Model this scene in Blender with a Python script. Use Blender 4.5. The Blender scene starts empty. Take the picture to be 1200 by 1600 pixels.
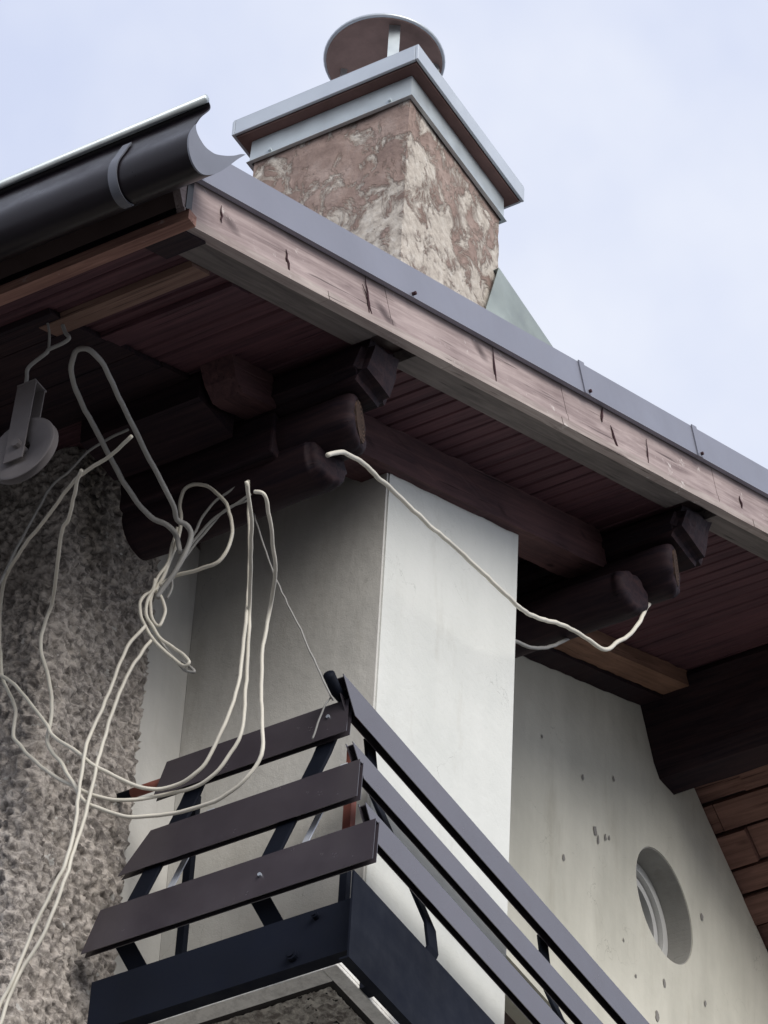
import bpy, bmesh, math, random
from mathutils import Vector, Matrix, noise
random.seed(7)
R = math.radians
scene = bpy.context.scene
C = scene.collection

# ------------------------------------------------------------------ camera
cam = bpy.data.cameras.new('camera')
cam_o = bpy.data.objects.new('camera', cam); C.objects.link(cam_o)
cam.sensor_fit = 'VERTICAL'; cam.sensor_height = 24.0; cam.lens = 24.0*6508/1600
cam.clip_end = 5000
right = Vector((0.50326422, -0.86304513, 0.04333862)); up = Vector((-0.60619489, -0.31685699, 0.72947201))
fwd = Vector((0.61583512, 0.39338881, 0.68263633))
m = Matrix((right, up, -fwd)).transposed().to_4x4()
m.translation = Vector((0, 0, 1.6))
cam_o.matrix_world = m
scene.camera = cam_o

# ------------------------------------------------------------------ sky, sun, exposure
SUN_DIR = Vector((-0.42, -0.76, 0.48)).normalized()      # towards the sun
w = bpy.data.worlds.new('World'); scene.world = w; w.use_nodes = True
nt = w.node_tree; nt.nodes.clear()
out = nt.nodes.new('ShaderNodeOutputWorld')
sky = nt.nodes.new('ShaderNodeTexSky'); sky.sky_type = 'NISHITA'; sky.sun_disc = False
sky.sun_elevation = math.asin(SUN_DIR.z); sky.sun_rotation = math.atan2(SUN_DIR.x, SUN_DIR.y)
bg = nt.nodes.new('ShaderNodeBackground'); bg.inputs['Strength'].default_value = 0.08
nt.links.new(sky.outputs[0], bg.inputs['Color'])
tc = nt.nodes.new('ShaderNodeTexCoord')
n1 = nt.nodes.new('ShaderNodeTexNoise'); n1.inputs['Scale'].default_value = 6.0; n1.inputs['Detail'].default_value = 5.0
n1.inputs['Roughness'].default_value = 0.55
nt.links.new(tc.outputs['Generated'], n1.inputs['Vector'])
cr = nt.nodes.new('ShaderNodeValToRGB')
cr.color_ramp.elements[0].position = 0.36; cr.color_ramp.elements[0].color = (0.65, 0.71, 0.90, 1)
cr.color_ramp.elements[1].position = 0.66; cr.color_ramp.elements[1].color = (0.88, 0.91, 0.99, 1)
nt.links.new(n1.outputs['Fac'], cr.inputs['Fac'])
cloud = nt.nodes.new('ShaderNodeBackground'); cloud.inputs['Strength'].default_value = 0.97
nt.links.new(cr.outputs['Color'], cloud.inputs['Color'])
mx = nt.nodes.new('ShaderNodeMixShader'); mx.inputs[0].default_value = 0.88      # the overcast covers most of the blue
nt.links.new(bg.outputs[0], mx.inputs[1]); nt.links.new(cloud.outputs[0], mx.inputs[2])
nt.links.new(mx.outputs[0], out.inputs['Surface'])

sun = bpy.data.lights.new('sun', 'SUN'); sun.energy = 2.6; sun.angle = R(38); sun.color = (1.0, 0.95, 0.88)
sun_o = bpy.data.objects.new('sun', sun); C.objects.link(sun_o)
sun_o.rotation_euler = (-SUN_DIR).to_track_quat('-Z', 'Y').to_euler()
scene.view_settings.view_transform = 'Standard'; scene.view_settings.look = 'None'
scene.view_settings.exposure = 0.22; scene.view_settings.gamma = 1.0
scene.cycles.max_bounces = 8; scene.cycles.diffuse_bounces = 5

# ------------------------------------------------------------------ helpers
def tag(o, label=None, cat=None, group=None, kind=None):
    if label: o['label'] = label
    if cat: o['category'] = cat
    if group: o['group'] = group
    if kind: o['kind'] = kind
    return o
def thing(name, loc, label, cat, group=None):
    o = bpy.data.objects.new(name, None); C.objects.link(o); o.location = loc; o.empty_display_size = 0.2
    return tag(o, label, cat, group)
def origin(o):
    v = Vector((0, 0, 0))
    while o: v = v + Vector(o.location); o = o.parent
    return v
def obj(name, bm, mat, parent=None, smooth=False, bevel=0.0, label=None):
    """verts come in world coordinates; the object sits under its parent"""
    if smooth:
        for f in bm.faces: f.smooth = True
    off = origin(parent) if parent else Vector((0, 0, 0))
    loc = Vector((0, 0, 0))
    bm.verts.ensure_lookup_table()
    lo = Vector([min(v.co[i] for v in bm.verts) for i in range(3)])
    loc = lo
    for v in bm.verts: v.co -= loc
    bmesh.ops.recalc_face_normals(bm, faces=bm.faces)
    me = bpy.data.meshes.new(name); bm.to_mesh(me); bm.free()
    o = bpy.data.objects.new(name, me); C.objects.link(o)
    o.parent = parent; o.location = loc - off
    me.materials.append(mat)
    if bevel:
        b = o.modifiers.new('bevel', 'BEVEL'); b.width = bevel; b.segments = 2; b.limit_method = 'ANGLE'
    if label: o['label'] = label
    return o
def BM(): return bmesh.new()
def hexa(bm, p):
    """eight corners: bottom ring of four, then top ring"""
    v = [bm.verts.new(q) for q in p]
    for f in ((0, 3, 2, 1), (4, 5, 6, 7), (0, 1, 5, 4), (1, 2, 6, 5), (2, 3, 7, 6), (3, 0, 4, 7)):
        bm.faces.new([v[i] for i in f])
def box(bm, x0, x1, y0, y1, z0, z1):
    hexa(bm, [(x0, y0, z0), (x1, y0, z0), (x1, y1, z0), (x0, y1, z0), (x0, y0, z1), (x1, y0, z1), (x1, y1, z1), (x0, y1, z1)])
def prism_y(bm, pts, y0, y1):
    """polygon in x,z pulled along y"""
    a = [bm.verts.new((p[0], y0, p[1])) for p in pts]; b = [bm.verts.new((p[0], y1, p[1])) for p in pts]
    bm.faces.new(a); bm.faces.new(b[::-1])
    for i in range(len(pts)):
        j = (i+1) % len(pts); bm.faces.new((a[i], b[i], b[j], a[j]))
def frame(d):
    d = d.normalized(); h = Vector((0, 0, 1)) if abs(d.z) < 0.9 else Vector((1, 0, 0))
    x = d.cross(h).normalized(); return x, x.cross(d).normalized()
def tube(bm, pts, r, n=8, caps=True, rj=0.0):
    pts = [Vector(p) for p in pts]; rings = []
    nx = None
    for i, p in enumerate(pts):
        d = (pts[min(i+1, len(pts)-1)] - pts[max(i-1, 0)]).normalized()
        if nx is None: nx, ny = frame(d)
        else:
            nx = (nx - d*nx.dot(d)).normalized(); ny = nx.cross(d)
        rr = (r[i] if isinstance(r, (list, tuple)) else r)*(1+rj*random.uniform(-1, 1))
        rings.append([bm.verts.new(p + nx*math.cos(2*math.pi*k/n)*rr + ny*math.sin(2*math.pi*k/n)*rr) for k in range(n)])
    for a, b in zip(rings, rings[1:]):
        for k in range(n): bm.faces.new((a[k], a[(k+1) % n], b[(k+1) % n], b[k]))
    if caps: bm.faces.new(rings[0][::-1]); bm.faces.new(rings[-1])
def spline(pts, sub=5):
    P = [Vector(p) for p in pts]; o = []
    for i in range(len(P)-1):
        a, b, c, d = P[max(i-1, 0)], P[i], P[i+1], P[min(i+2, len(P)-1)]
        for k in range(sub):
            t = k/sub
            o.append(0.5*((2*b)+(c-a)*t+(2*a-5*b+4*c-d)*t*t+(3*b-a-3*c+d)*t**3))
    o.append(P[-1]); return o
def bar(bm, a, b, wv, tv):
    """straight bar from a to b with full width vector wv and thickness vector tv"""
    a, b, wv, tv = Vector(a), Vector(b), Vector(wv)/2, Vector(tv)/2
    hexa(bm, [a-wv-tv, a+wv-tv, a+wv+tv, a-wv+tv, b-wv-tv, b+wv-tv, b+wv+tv, b-wv+tv])

# ------------------------------------------------------------------ materials
class Mat:
    def __init__(s, name, rough=0.6, metal=0.0, spec=0.4):
        s.m = bpy.data.materials.new(name); s.m.use_nodes = True; s.t = s.m.node_tree
        s.b = s.t.nodes['Principled BSDF']; s.b.inputs['Roughness'].default_value = rough
        s.b.inputs['Metallic'].default_value = metal; s.b.inputs['Specular IOR Level'].default_value = spec
        s.tc = s.t.nodes.new('ShaderNodeTexCoord')
    def n(s, k): return s.t.nodes.new(k)
    def l(s, a, b): s.t.links.new(a, b)
    def mapping(s, sc=(1, 1, 1), rot=(0, 0, 0), loc=(0, 0, 0)):
        mp = s.n('ShaderNodeMapping'); mp.inputs['Scale'].default_value = sc; mp.inputs['Rotation'].default_value = rot
        mp.inputs['Location'].default_value = loc
        s.l(s.tc.outputs['Object'], mp.inputs['Vector']); return mp.outputs[0]
    def noise(s, scale, vec=None, detail=4, rough=0.6, dist=0.0):
        x = s.n('ShaderNodeTexNoise'); x.inputs['Scale'].default_value = scale; x.inputs['Detail'].default_value = detail
        x.inputs['Roughness'].default_value = rough; x.inputs['Distortion'].default_value = dist
        s.l(vec if vec else s.tc.outputs['Object'], x.inputs['Vector']); return x.outputs['Fac']
    def voro(s, scale, vec=None, feat='F1'):
        x = s.n('ShaderNodeTexVoronoi'); x.inputs['Scale'].default_value = scale; x.feature = feat
        s.l(vec if vec else s.tc.outputs['Object'], x.inputs['Vector']); return x.outputs['Distance']
    def ramp(s, fac, stops):
        r = s.n('ShaderNodeValToRGB'); e = r.color_ramp.elements
        e[0].position, e[0].color = stops[0][0], (*stops[0][1], 1); e[1].position, e[1].color = stops[-1][0], (*stops[-1][1], 1)
        for p, c in stops[1:-1]:
            q = e.new(p); q.color = (*c, 1)
        s.l(fac, r.inputs['Fac']); return r.outputs['Color']
    def mix(s, fac, a, b):
        x = s.n('ShaderNodeMix'); x.data_type = 'RGBA'
        if isinstance(fac, float): x.inputs['Factor'].default_value = fac
        else: s.l(fac, x.inputs['Factor'])
        for v, k in ((a, 6), (b, 7)):
            if isinstance(v, tuple): x.inputs[k].default_value = (*v, 1)
            else: s.l(v, x.inputs[k])
        return x.outputs[2]
    def mask(s, fac, lo, hi):
        x = s.n('ShaderNodeMapRange'); x.inputs['From Min'].default_value = lo; x.inputs['From Max'].default_value = hi
        s.l(fac, x.inputs['Value']); return x.outputs[0]
    def math(s, op, a, b):
        x = s.n('ShaderNodeMath'); x.operation = op
        for i, v in enumerate((a, b)):
            if isinstance(v, (int, float)): x.inputs[i].default_value = v
            else: s.l(v, x.inputs[i])
        return x.outputs[0]
    def color(s, c):
        if isinstance(c, tuple): s.b.inputs['Base Color'].default_value = (*c, 1)
        else: s.l(c, s.b.inputs['Base Color'])
        return s
    def bump(s, h, strength=0.5, dist=0.01):
        x = s.n('ShaderNodeBump'); x.inputs['Strength'].default_value = strength; x.inputs['Distance'].default_value = dist
        s.l(h, x.inputs['Height']); s.l(x.outputs[0], s.b.inputs['Normal']); return s

def plaster(name, c1, c2, pits=False, stain=None):
    M = Mat(name, 0.9, spec=0.15)
    big = M.noise(1.6, detail=5, rough=0.6); v = M.mapping((5, 5, 0.9)); streak = M.noise(1.5, v, detail=4)
    col = M.ramp(M.math('ADD', M.math('MULTIPLY', big, 0.6), M.math('MULTIPLY', streak, 0.4)), [(0.35, c1), (0.62, c2)])
    fine = M.noise(240, detail=2)
    h = M.math('ADD', M.math('MULTIPLY', fine, 0.25), M.math('MULTIPLY', M.noise(14, detail=6, rough=0.65), 1.0))
    # hairline cracks
    cv = M.n('ShaderNodeTexVoronoi'); cv.feature = 'DISTANCE_TO_EDGE'; cv.inputs['Scale'].default_value = 1.9
    wv = M.n('ShaderNodeVectorMath'); wv.operation = 'ADD'
    nn = M.n('ShaderNodeTexNoise'); nn.inputs['Scale'].default_value = 3.5; nn.inputs['Detail'].default_value = 6
    M.l(M.tc.outputs['Object'], nn.inputs['Vector']); M.l(M.tc.outputs['Object'], wv.inputs[0]); M.l(nn.outputs['Color'], wv.inputs[1])
    M.l(wv.outputs[0], cv.inputs['Vector'])
    crk = M.mask(cv.outputs['Distance'], 0.004, 0.0)
    crk = M.math('MULTIPLY', crk, M.mask(M.noise(2.3, detail=2), 0.5, 0.62))
    col = M.mix(M.math('MULTIPLY', crk, 0.6), col, (c1[0]*0.45, c1[1]*0.45, c1[2]*0.43))
    spk = M.mask(M.noise(38, detail=3, rough=0.7), 0.69, 0.74)
    col = M.mix(M.math('MULTIPLY', spk, 0.25), col, (c1[0]*0.55, c1[1]*0.53, c1[2]*0.5))
    st = M.mask(M.noise(2.2, M.mapping((2.5, 2.5, 0.5)), detail=6, rough=0.7), 0.56, 0.75)
    col = M.mix(M.math('MULTIPLY', st, 0.45), col, (c1[0]*0.72, c1[1]*0.68, c1[2]*0.62))
    M.color(col); M.bump(h, 0.5, 0.008); return M.m
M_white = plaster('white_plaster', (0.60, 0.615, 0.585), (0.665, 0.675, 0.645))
M_cream = plaster('cream_plaster', (0.48, 0.47, 0.405), (0.62, 0.605, 0.525))
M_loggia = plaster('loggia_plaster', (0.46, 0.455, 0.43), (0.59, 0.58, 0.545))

def roughcast(name, light=(0.58, 0.53, 0.48), dark=(0.155, 0.14, 0.13)):
    M = Mat(name, 0.95, spec=0.1)
    a = M.noise(37, detail=5, rough=0.65, dist=0.5); b = M.noise(3.0, detail=4)
    col = M.ramp(a, [(0.38, dark), (0.50, tuple((x+y)/2 for x, y in zip(light, dark))), (0.60, light)])
    col = M.mix(M.math('MULTIPLY', M.mask(b, 0.45, 0.65), 0.35), col, (0.30, 0.265, 0.235))
    fl = M.mask(M.noise(30, detail=2, rough=0.5), 0.70, 0.73)
    col = M.mix(M.math('MULTIPLY', fl, 0.8), col, (0.62, 0.61, 0.58))
    M.color(col); M.bump(M.noise(90, detail=5, rough=0.7), 0.9, 0.008); return M.m
M_rough = roughcast('roughcast_render')
M_pebble = roughcast('pebbledash_soffit', (0.72, 0.69, 0.62), (0.22, 0.20, 0.18))

def wood(name, c1, c2, axis='y', scale=1.0, rough=0.7, flake=None, knots=0.0, tilt=0.0):
    M = Mat(name, rough, spec=0.12)
    sc = {'x': (1.2, 22, 22), 'y': (22, 1.2, 22), 'z': (22, 22, 1.2)}[axis]
    src = M.mapping(rot=(0, tilt, 0)); mp = M.n('ShaderNodeMapping'); mp.inputs['Scale'].default_value = tuple(k*scale for k in sc); M.l(src, mp.inputs['Vector']); v = mp.outputs[0]; g = M.noise(2.0, v, detail=6, rough=0.65, dist=0.8)
    patch = M.noise(2.5, detail=5, rough=0.6)
    f = M.math('ADD', M.math('MULTIPLY', g, 0.65), M.math('MULTIPLY', patch, 0.35))
    col = M.ramp(f, [(0.34, c1), (0.64, c2)])
    if knots:
        kv = M.mapping({'x': (2.2, 8, 5), 'y': (8, 2.2, 5), 'z': (5, 8, 2.2)}[axis])
        k = M.mask(M.voro(1.0, kv), knots, knots*0.45)
        col = M.mix(M.math('MULTIPLY', k, 0.8), col, (c1[0]*0.3, c1[1]*0.28, c1[2]*0.3))
    cs = {'x': (2.0, 75, 75), 'y': (75, 2.0, 75), 'z': (60, 60, 60)}[axis]
    m2 = M.n('ShaderNodeMapping'); m2.inputs['Scale'].default_value = cs; M.l(src, m2.inputs['Vector'])
    ck = M.mask(M.noise(1.0, m2.outputs[0], detail=3, rough=0.6), 0.64, 0.70)
    col = M.mix(M.math('MULTIPLY', ck, 0.75), col, (c1[0]*0.35, c1[1]*0.35, c1[2]*0.35))
    f = M.math('SUBTRACT', f, M.math('MULTIPLY', ck, 0.35))
    if flake:
        fm = M.mask(M.noise(9, M.mapping((1, 1, 1.6)), detail=8, rough=0.78), 0.60, 0.64)
        col = M.mix(M.math('MULTIPLY', fm, 0.85), col, flake)
    M.color(col); M.bump(f, 0.6, 0.004); return M.m
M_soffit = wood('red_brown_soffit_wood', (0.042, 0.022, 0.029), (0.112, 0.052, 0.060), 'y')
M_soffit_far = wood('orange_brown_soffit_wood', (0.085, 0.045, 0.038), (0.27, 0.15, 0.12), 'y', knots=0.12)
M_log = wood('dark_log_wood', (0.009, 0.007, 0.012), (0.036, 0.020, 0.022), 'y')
def logend():
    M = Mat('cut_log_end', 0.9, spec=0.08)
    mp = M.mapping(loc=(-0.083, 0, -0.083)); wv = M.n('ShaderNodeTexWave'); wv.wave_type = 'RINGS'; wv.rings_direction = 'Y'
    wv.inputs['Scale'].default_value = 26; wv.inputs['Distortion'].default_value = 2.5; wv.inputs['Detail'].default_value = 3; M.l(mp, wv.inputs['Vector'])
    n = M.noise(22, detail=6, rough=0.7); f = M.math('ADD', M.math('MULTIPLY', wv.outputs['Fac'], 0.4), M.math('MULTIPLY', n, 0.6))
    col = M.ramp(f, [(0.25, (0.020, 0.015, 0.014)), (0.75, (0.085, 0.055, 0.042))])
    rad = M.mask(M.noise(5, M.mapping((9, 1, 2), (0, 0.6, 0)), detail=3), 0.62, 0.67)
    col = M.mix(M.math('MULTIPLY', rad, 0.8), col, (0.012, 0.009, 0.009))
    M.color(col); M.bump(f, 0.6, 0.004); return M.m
M_logend = logend()
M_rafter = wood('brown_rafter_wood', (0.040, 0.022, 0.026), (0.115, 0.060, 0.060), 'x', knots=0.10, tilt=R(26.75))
M_rafter_lit = wood('painted_lit_rafter_wood', (0.11, 0.060, 0.042), (0.27, 0.155, 0.108), 'x', tilt=R(26.75))  # lighter orange version of the rafter wood; the lit streak is in the colour
M_fascia = wood('weathered_fascia_wood', (0.20, 0.152, 0.150), (0.45, 0.37, 0.355), 'x', flake=(0.60, 0.55, 0.52), knots=0.16, tilt=R(26.75))
M_trim = wood('weathered_trim_wood', (0.24, 0.19, 0.18), (0.46, 0.40, 0.37), 'x', flake=(0.62, 0.58, 0.55), tilt=R(26.75))
M_greyboard = wood('grey_weathered_wood', (0.085, 0.075, 0.072), (0.19, 0.165, 0.155), 'x', tilt=R(26.75))
M_eavetrim = wood('pink_brown_eave_wood', (0.14, 0.07, 0.06), (0.40, 0.23, 0.18), 'y', flake=(0.4, 0.3, 0.27))

def paint(name, c, rough=0.45, metal=0.0, var=0.15, scuff=None, spec=0.5, bumpd=0.001):
    M = Mat(name, rough, metal, spec)
    n = M.noise(3.0, detail=6, rough=0.65)
    col = M.ramp(n, [(0.35, tuple(k*(1-var) for k in c)), (0.65, tuple(min(1, k*(1+var)) for k in c))])
    if scuff:
        s1 = M.mask(M.noise(26, detail=6, rough=0.75), 0.66, 0.70)
        col = M.mix(M.math('MULTIPLY', s1, 0.5), col, scuff)
    M.color(col)
    rr = M.ramp(M.noise(12, detail=4), [(0.3, (rough*0.8,)*3), (0.7, (min(1, rough*1.25),)*3)])
    M.l(rr, M.b.inputs['Roughness']); M.bump(n, 0.3, bumpd); return M.m
M_flash = paint('grey_verge_metal', (0.235, 0.242, 0.29), 0.45, 0.3, 0.07)
M_zinc = paint('pale_zinc', (0.50, 0.55, 0.57), 0.42, 0.5, 0.10, scuff=(0.42, 0.40, 0.38))
M_captop = paint('pale_cap_metal', (0.52, 0.56, 0.60), 0.4, 0.5, 0.08)
M_capunder = paint('brown_stained_concrete', (0.17, 0.105, 0.095), 0.85, 0, 0.3, spec=0.1)
M_cowl = paint('rusty_cowl_underside', (0.27, 0.185, 0.165), 0.8, 0, 0.35, scuff=(0.16, 0.08, 0.06), spec=0.2)
M_gutter = paint('dark_brown_gutter_plastic', (0.010, 0.0075, 0.010), 0.33, 0, 0.12, spec=0.24)
M_gutterin = paint('gutter_bracket_metal', (0.10, 0.105, 0.125), 0.45, 0.2, 0.15)
M_slat = paint('brown_balcony_board', (0.056, 0.048, 0.057), 0.22, 0, 0.12, scuff=(0.16, 0.15, 0.16))
M_slat_ = M_slat.node_tree.nodes['Principled BSDF']; M_slat_.inputs['IOR'].default_value = 1.75
M_steel = paint('black_brown_steel', (0.006, 0.008, 0.015), 0.7, 0, 0.25, spec=0.12, scuff=(0.016, 0.017, 0.024))
M_rust = paint('red_primer_steel', (0.22, 0.065, 0.045), 0.7, 0, 0.25)
M_galv = paint('worn_bright_metal', (0.42, 0.46, 0.52), 0.5, 0.3, 0.2)
M_glint = paint('painted_glint_metal', (0.70, 0.73, 0.78), 0.35, 0.2, 0.25)  # near-white colour that paints the glints beside the posts
M_conc = Mat('concrete_edge', 0.9, spec=0.15)
M_conc.color(M_conc.ramp(M_conc.noise(18, detail=8, rough=0.75), [(0.30, (0.50, 0.49, 0.46)), (0.55, (0.84, 0.83, 0.79))]))
M_conc.bump(M_conc.noise(60, detail=6), 0.6, 0.004); M_conc = M_conc.m
M_groove = paint('dark_drip_groove', (0.04, 0.037, 0.036), 0.9, 0, 0.2, spec=0.1)
M_cable = paint('cream_cable_sheath', (0.60, 0.57, 0.49), 0.5, 0, 0.12, scuff=(0.3, 0.27, 0.22))
M_cablegrey = paint('greyed_cable_sheath', (0.29, 0.285, 0.27), 0.6, 0, 0.15, scuff=(0.2, 0.19, 0.17))
M_pulley = paint('dusty_painted_iron', (0.17, 0.155, 0.155), 0.75, 0, 0.2, scuff=(0.16, 0.10, 0.07), spec=0.2)
M_glass = Mat('window_glass', 0.08, spec=0.6); M_glass.color((0.03, 0.035, 0.04)); M_glass = M_glass.m
M_winframe = paint('white_window_frame', (0.62, 0.62, 0.60), 0.45, 0, 0.06)
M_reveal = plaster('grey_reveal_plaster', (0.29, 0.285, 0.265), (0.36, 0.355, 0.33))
M_roof = paint('brown_roof_sheet', (0.09, 0.06, 0.055), 0.6, 0, 0.2)
M_ground = Mat('pale_gravel_yard', 0.95, spec=0.1)
M_ground.color(M_ground.ramp(M_ground.noise(0.6, detail=8, rough=0.7), [(0.35, (0.10, 0.10, 0.10)), (0.65, (0.16, 0.155, 0.15))]))
M_ground = M_ground.m

def chimney_mat():
    M = Mat('peeling_chimney_render', 0.92, spec=0.12)
    base = M.ramp(M.noise(5, detail=8, rough=0.7), [(0.3, (0.20, 0.145, 0.125)), (0.5, (0.30, 0.225, 0.195)), (0.68, (0.40, 0.32, 0.285))])
    g = M.n('ShaderNodeSeparateXYZ'); M.l(M.tc.outputs['Object'], g.inputs[0])
    lift = M.mask(g.outputs['Z'], 1.45, 0.55)                    # more paint is gone low down
    sidew = M.mask(g.outputs['X'], 0.0, 0.05)                    # the gable-side face has lost the most
    v = M.mapping((1.0, 1.0, 0.75), (0.35, 0.2, 0))
    p = M.noise(10.5, v, detail=10, rough=0.70, dist=0.5)
    thr = M.math('ADD', M.math('ADD', p, M.math('MULTIPLY', lift, 0.17)), M.math('MULTIPLY', sidew, 0.05))
    bare = M.mask(thr, 0.575, 0.665)
    cream = M.ramp(M.noise(26, detail=7, rough=0.75), [(0.3, (0.30, 0.27, 0.24)), (0.5, (0.52, 0.48, 0.42)), (0.7, (0.68, 0.655, 0.60))])
    col = M.mix(M.math('MULTIPLY', bare, 0.85), base, cream)
    edge = M.math('MULTIPLY', M.mask(thr, 0.560, 0.59), M.mask(thr, 0.625, 0.59))
    col = M.mix(M.math('MULTIPLY', edge, 0.30), col, (0.15, 0.085, 0.06))
    dk = M.mask(M.noise(15, M.mapping((1, 1, 0.6)), detail=6, rough=0.7), 0.62, 0.68)
    col = M.mix(M.math('MULTIPLY', M.math('MULTIPLY', dk, bare), 0.5), col, (0.16, 0.12, 0.10))
    M.color(col)
    h = M.math('ADD', M.math('MULTIPLY', bare, -0.7), M.math('MULTIPLY', M.noise(32, detail=8, rough=0.7), 0.8))
    M.bump(h, 0.9, 0.008); return M.m
M_chim = chimney_mat()

# ------------------------------------------------------------------ geometry of the house
PH = R(26.75); T = math.tan(PH); SP, CP = math.sin(PH), math.cos(PH)
def zs(x): return 10.852 + (x-8.053)*T                 # underside of the near roof slope
def rp(x, t): return (x - t*SP, zs(x) + t*CP)          # point t above the soffit plane
XR = 11.30; ZR = zs(XR)                                # ridge line
YV = 4.711                                             # verge
YW, XW = 5.13, 8.053                                   # gable wall plane, loggia back wall
YP = 5.83                                              # recessed gable wall / loggia side wall
XF = 7.32                                              # eaves wall plane
YEND = 14.0
T2 = math.tan(R(30.6)); S2, C2 = math.sin(R(30.6)), math.cos(R(30.6))
def zs2(x): return 12.386 - (x-XR)*T2
XE2 = 16.0

# ground
bm = BM()
bmesh.ops.create_grid(bm, x_segments=2, y_segments=2, size=400)
tag(obj('ground', bm, M_ground), kind='structure')

house = thing('house', (XW, YW, 0), 'white and cream plastered house corner under a brown timber gable roof with a chimney', 'house')

# white gable wall panel
bm = BM()
def wob(x, a=0.006): return a*(noise.noise(Vector((x*9, 3.1, 0)))+0.6*noise.noise(Vector((x*31, 7.7, 0))))
x1 = 8.875; N = 24
top = [(XW+(x1-XW)*i/N, zs(XW+(x1-XW)*i/N)-0.165+wob(i/N*0.8)) for i in range(N+1)]
top = [(XW+(x1-XW)*i/N, z) for i, (x, z) in enumerate(top)]
prism_y(bm, [(XW, 0), (x1, 0)] + top[::-1], YW, YP+0.3)
obj('gable_wall', bm, M_white, house, label='bright white plastered gable wall strip')
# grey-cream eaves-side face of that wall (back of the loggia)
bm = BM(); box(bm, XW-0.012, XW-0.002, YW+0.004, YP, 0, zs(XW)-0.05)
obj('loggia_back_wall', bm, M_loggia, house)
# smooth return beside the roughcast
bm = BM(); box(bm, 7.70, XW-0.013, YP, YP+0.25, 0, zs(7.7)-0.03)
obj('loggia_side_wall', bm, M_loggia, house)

# recessed gable wall with a round window opening
WC = (11.288, 11.445); WRX = 0.235
bm = BM()
outer = [(x1+0.002, 0), (XE2-0.5, 0), (XE2-0.5, zs2(XE2-0.5)-0.03), (11.66, zs2(11.66)-0.03), (11.42, 12.30), (XR, ZR-0.03), (x1+0.002, zs(x1)-0.03)]
# a dark terrace door opening low in this wall
ov = [bm.verts.new((p[0], YP, p[1])) for p in outer]
oe = [bm.edges.new((ov[i], ov[(i+1) % len(ov)])) for i in range(len(ov))]
nseg = 64
cv = [bm.verts.new((WC[0]+WRX*math.cos(2*math.pi*i/nseg), YP, WC[1]+WRX*math.sin(2*math.pi*i/nseg))) for i in range(nseg)]
ce = [bm.edges.new((cv[i], cv[(i+1) % nseg])) for i in range(nseg)]
DX0, DX1, DZ = 9.3, 10.62, 10.40
dv = [bm.verts.new(p) for p in ((DX0, YP, 8.9), (DX1, YP, 8.9), (DX1, YP, DZ), (DX0, YP, DZ))]
de = [bm.edges.new((dv[i], dv[(i+1) % 4])) for i in range(4)]
bmesh.ops.triangle_fill(bm, use_beauty=True, use_dissolve=False, edges=oe+ce+de)
ext = bmesh.ops.extrude_face_region(bm, geom=bm.faces[:])
bmesh.ops.translate(bm, verts=[g for g in ext['geom'] if isinstance(g, bmesh.types.BMVert)], vec=(0, 0.28, 0))
M_chip = paint('grey_chipped_plaster', (0.25, 0.24, 0.225), 0.95, 0, 0.2, spec=0.05)
rgw = obj('recessed_gable_wall', bm, M_cream, house, label='cream plastered wall with small holes and round window')
# chipped holes in the plaster: shallow dark dents
def dents(lst):
    bm = BM()
    for (x, z, rx, rz) in lst:
        n = 10; c = bm.verts.new((x, YP-0.0015, z)); ring = []
        for i in range(n):
            a = 2*math.pi*i/n; k = 1+0.3*random.uniform(-1, 1)
            ring.append(bm.verts.new((x+rx*k*math.cos(a), YP-0.003, z+rz*k*math.sin(a))))
        for i in range(n): bm.faces.new((c, ring[i], ring[(i+1) % n]))
    return bm
for chip in ([(10.72, 11.403, .016, .026), (10.745, 11.38, .010, .02), (10.80, 11.43, .010, .017), (10.83, 11.45, .008, .013), (10.619, 11.589, .009, .013), (10.863, 11.761, .008, .013),
   (10.482, 11.109, .009, .014), (11.60, 11.60, .013, .016), (11.95, 11.30, .010, .016), (11.62, 11.20, .010, .012), (11.28, 11.07, .013, .02), (11.22, 10.88, .014, .022), (10.30, 11.55, .007, .010), (11.05, 10.95, .008, .01), (12.0, 11.1, .01, .014), (10.95, 11.05, .006, .008)]):
    obj('plaster_chip', dents([chip]), M_chip, rgw)
# door
bm = BM(); box(bm, DX0-0.05, DX1+0.05, YP+0.20, YP+0.24, 8.85, DZ+0.05)
dr = obj('terrace_door', bm, M_glass, house)
bm = BM()
for a in (DX0+0.03, (DX0+DX1)/2, DX1-0.03): box(bm, a-0.035, a+0.035, YP+0.17, YP+0.198, 8.9, DZ-0.05)
box(bm, DX0, DX1, YP+0.165, YP+0.196, DZ-0.05, DZ+0.0)
obj('door_frame', bm, paint('brown_door_frame', (0.06, 0.035, 0.03), 0.5), dr)
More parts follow.
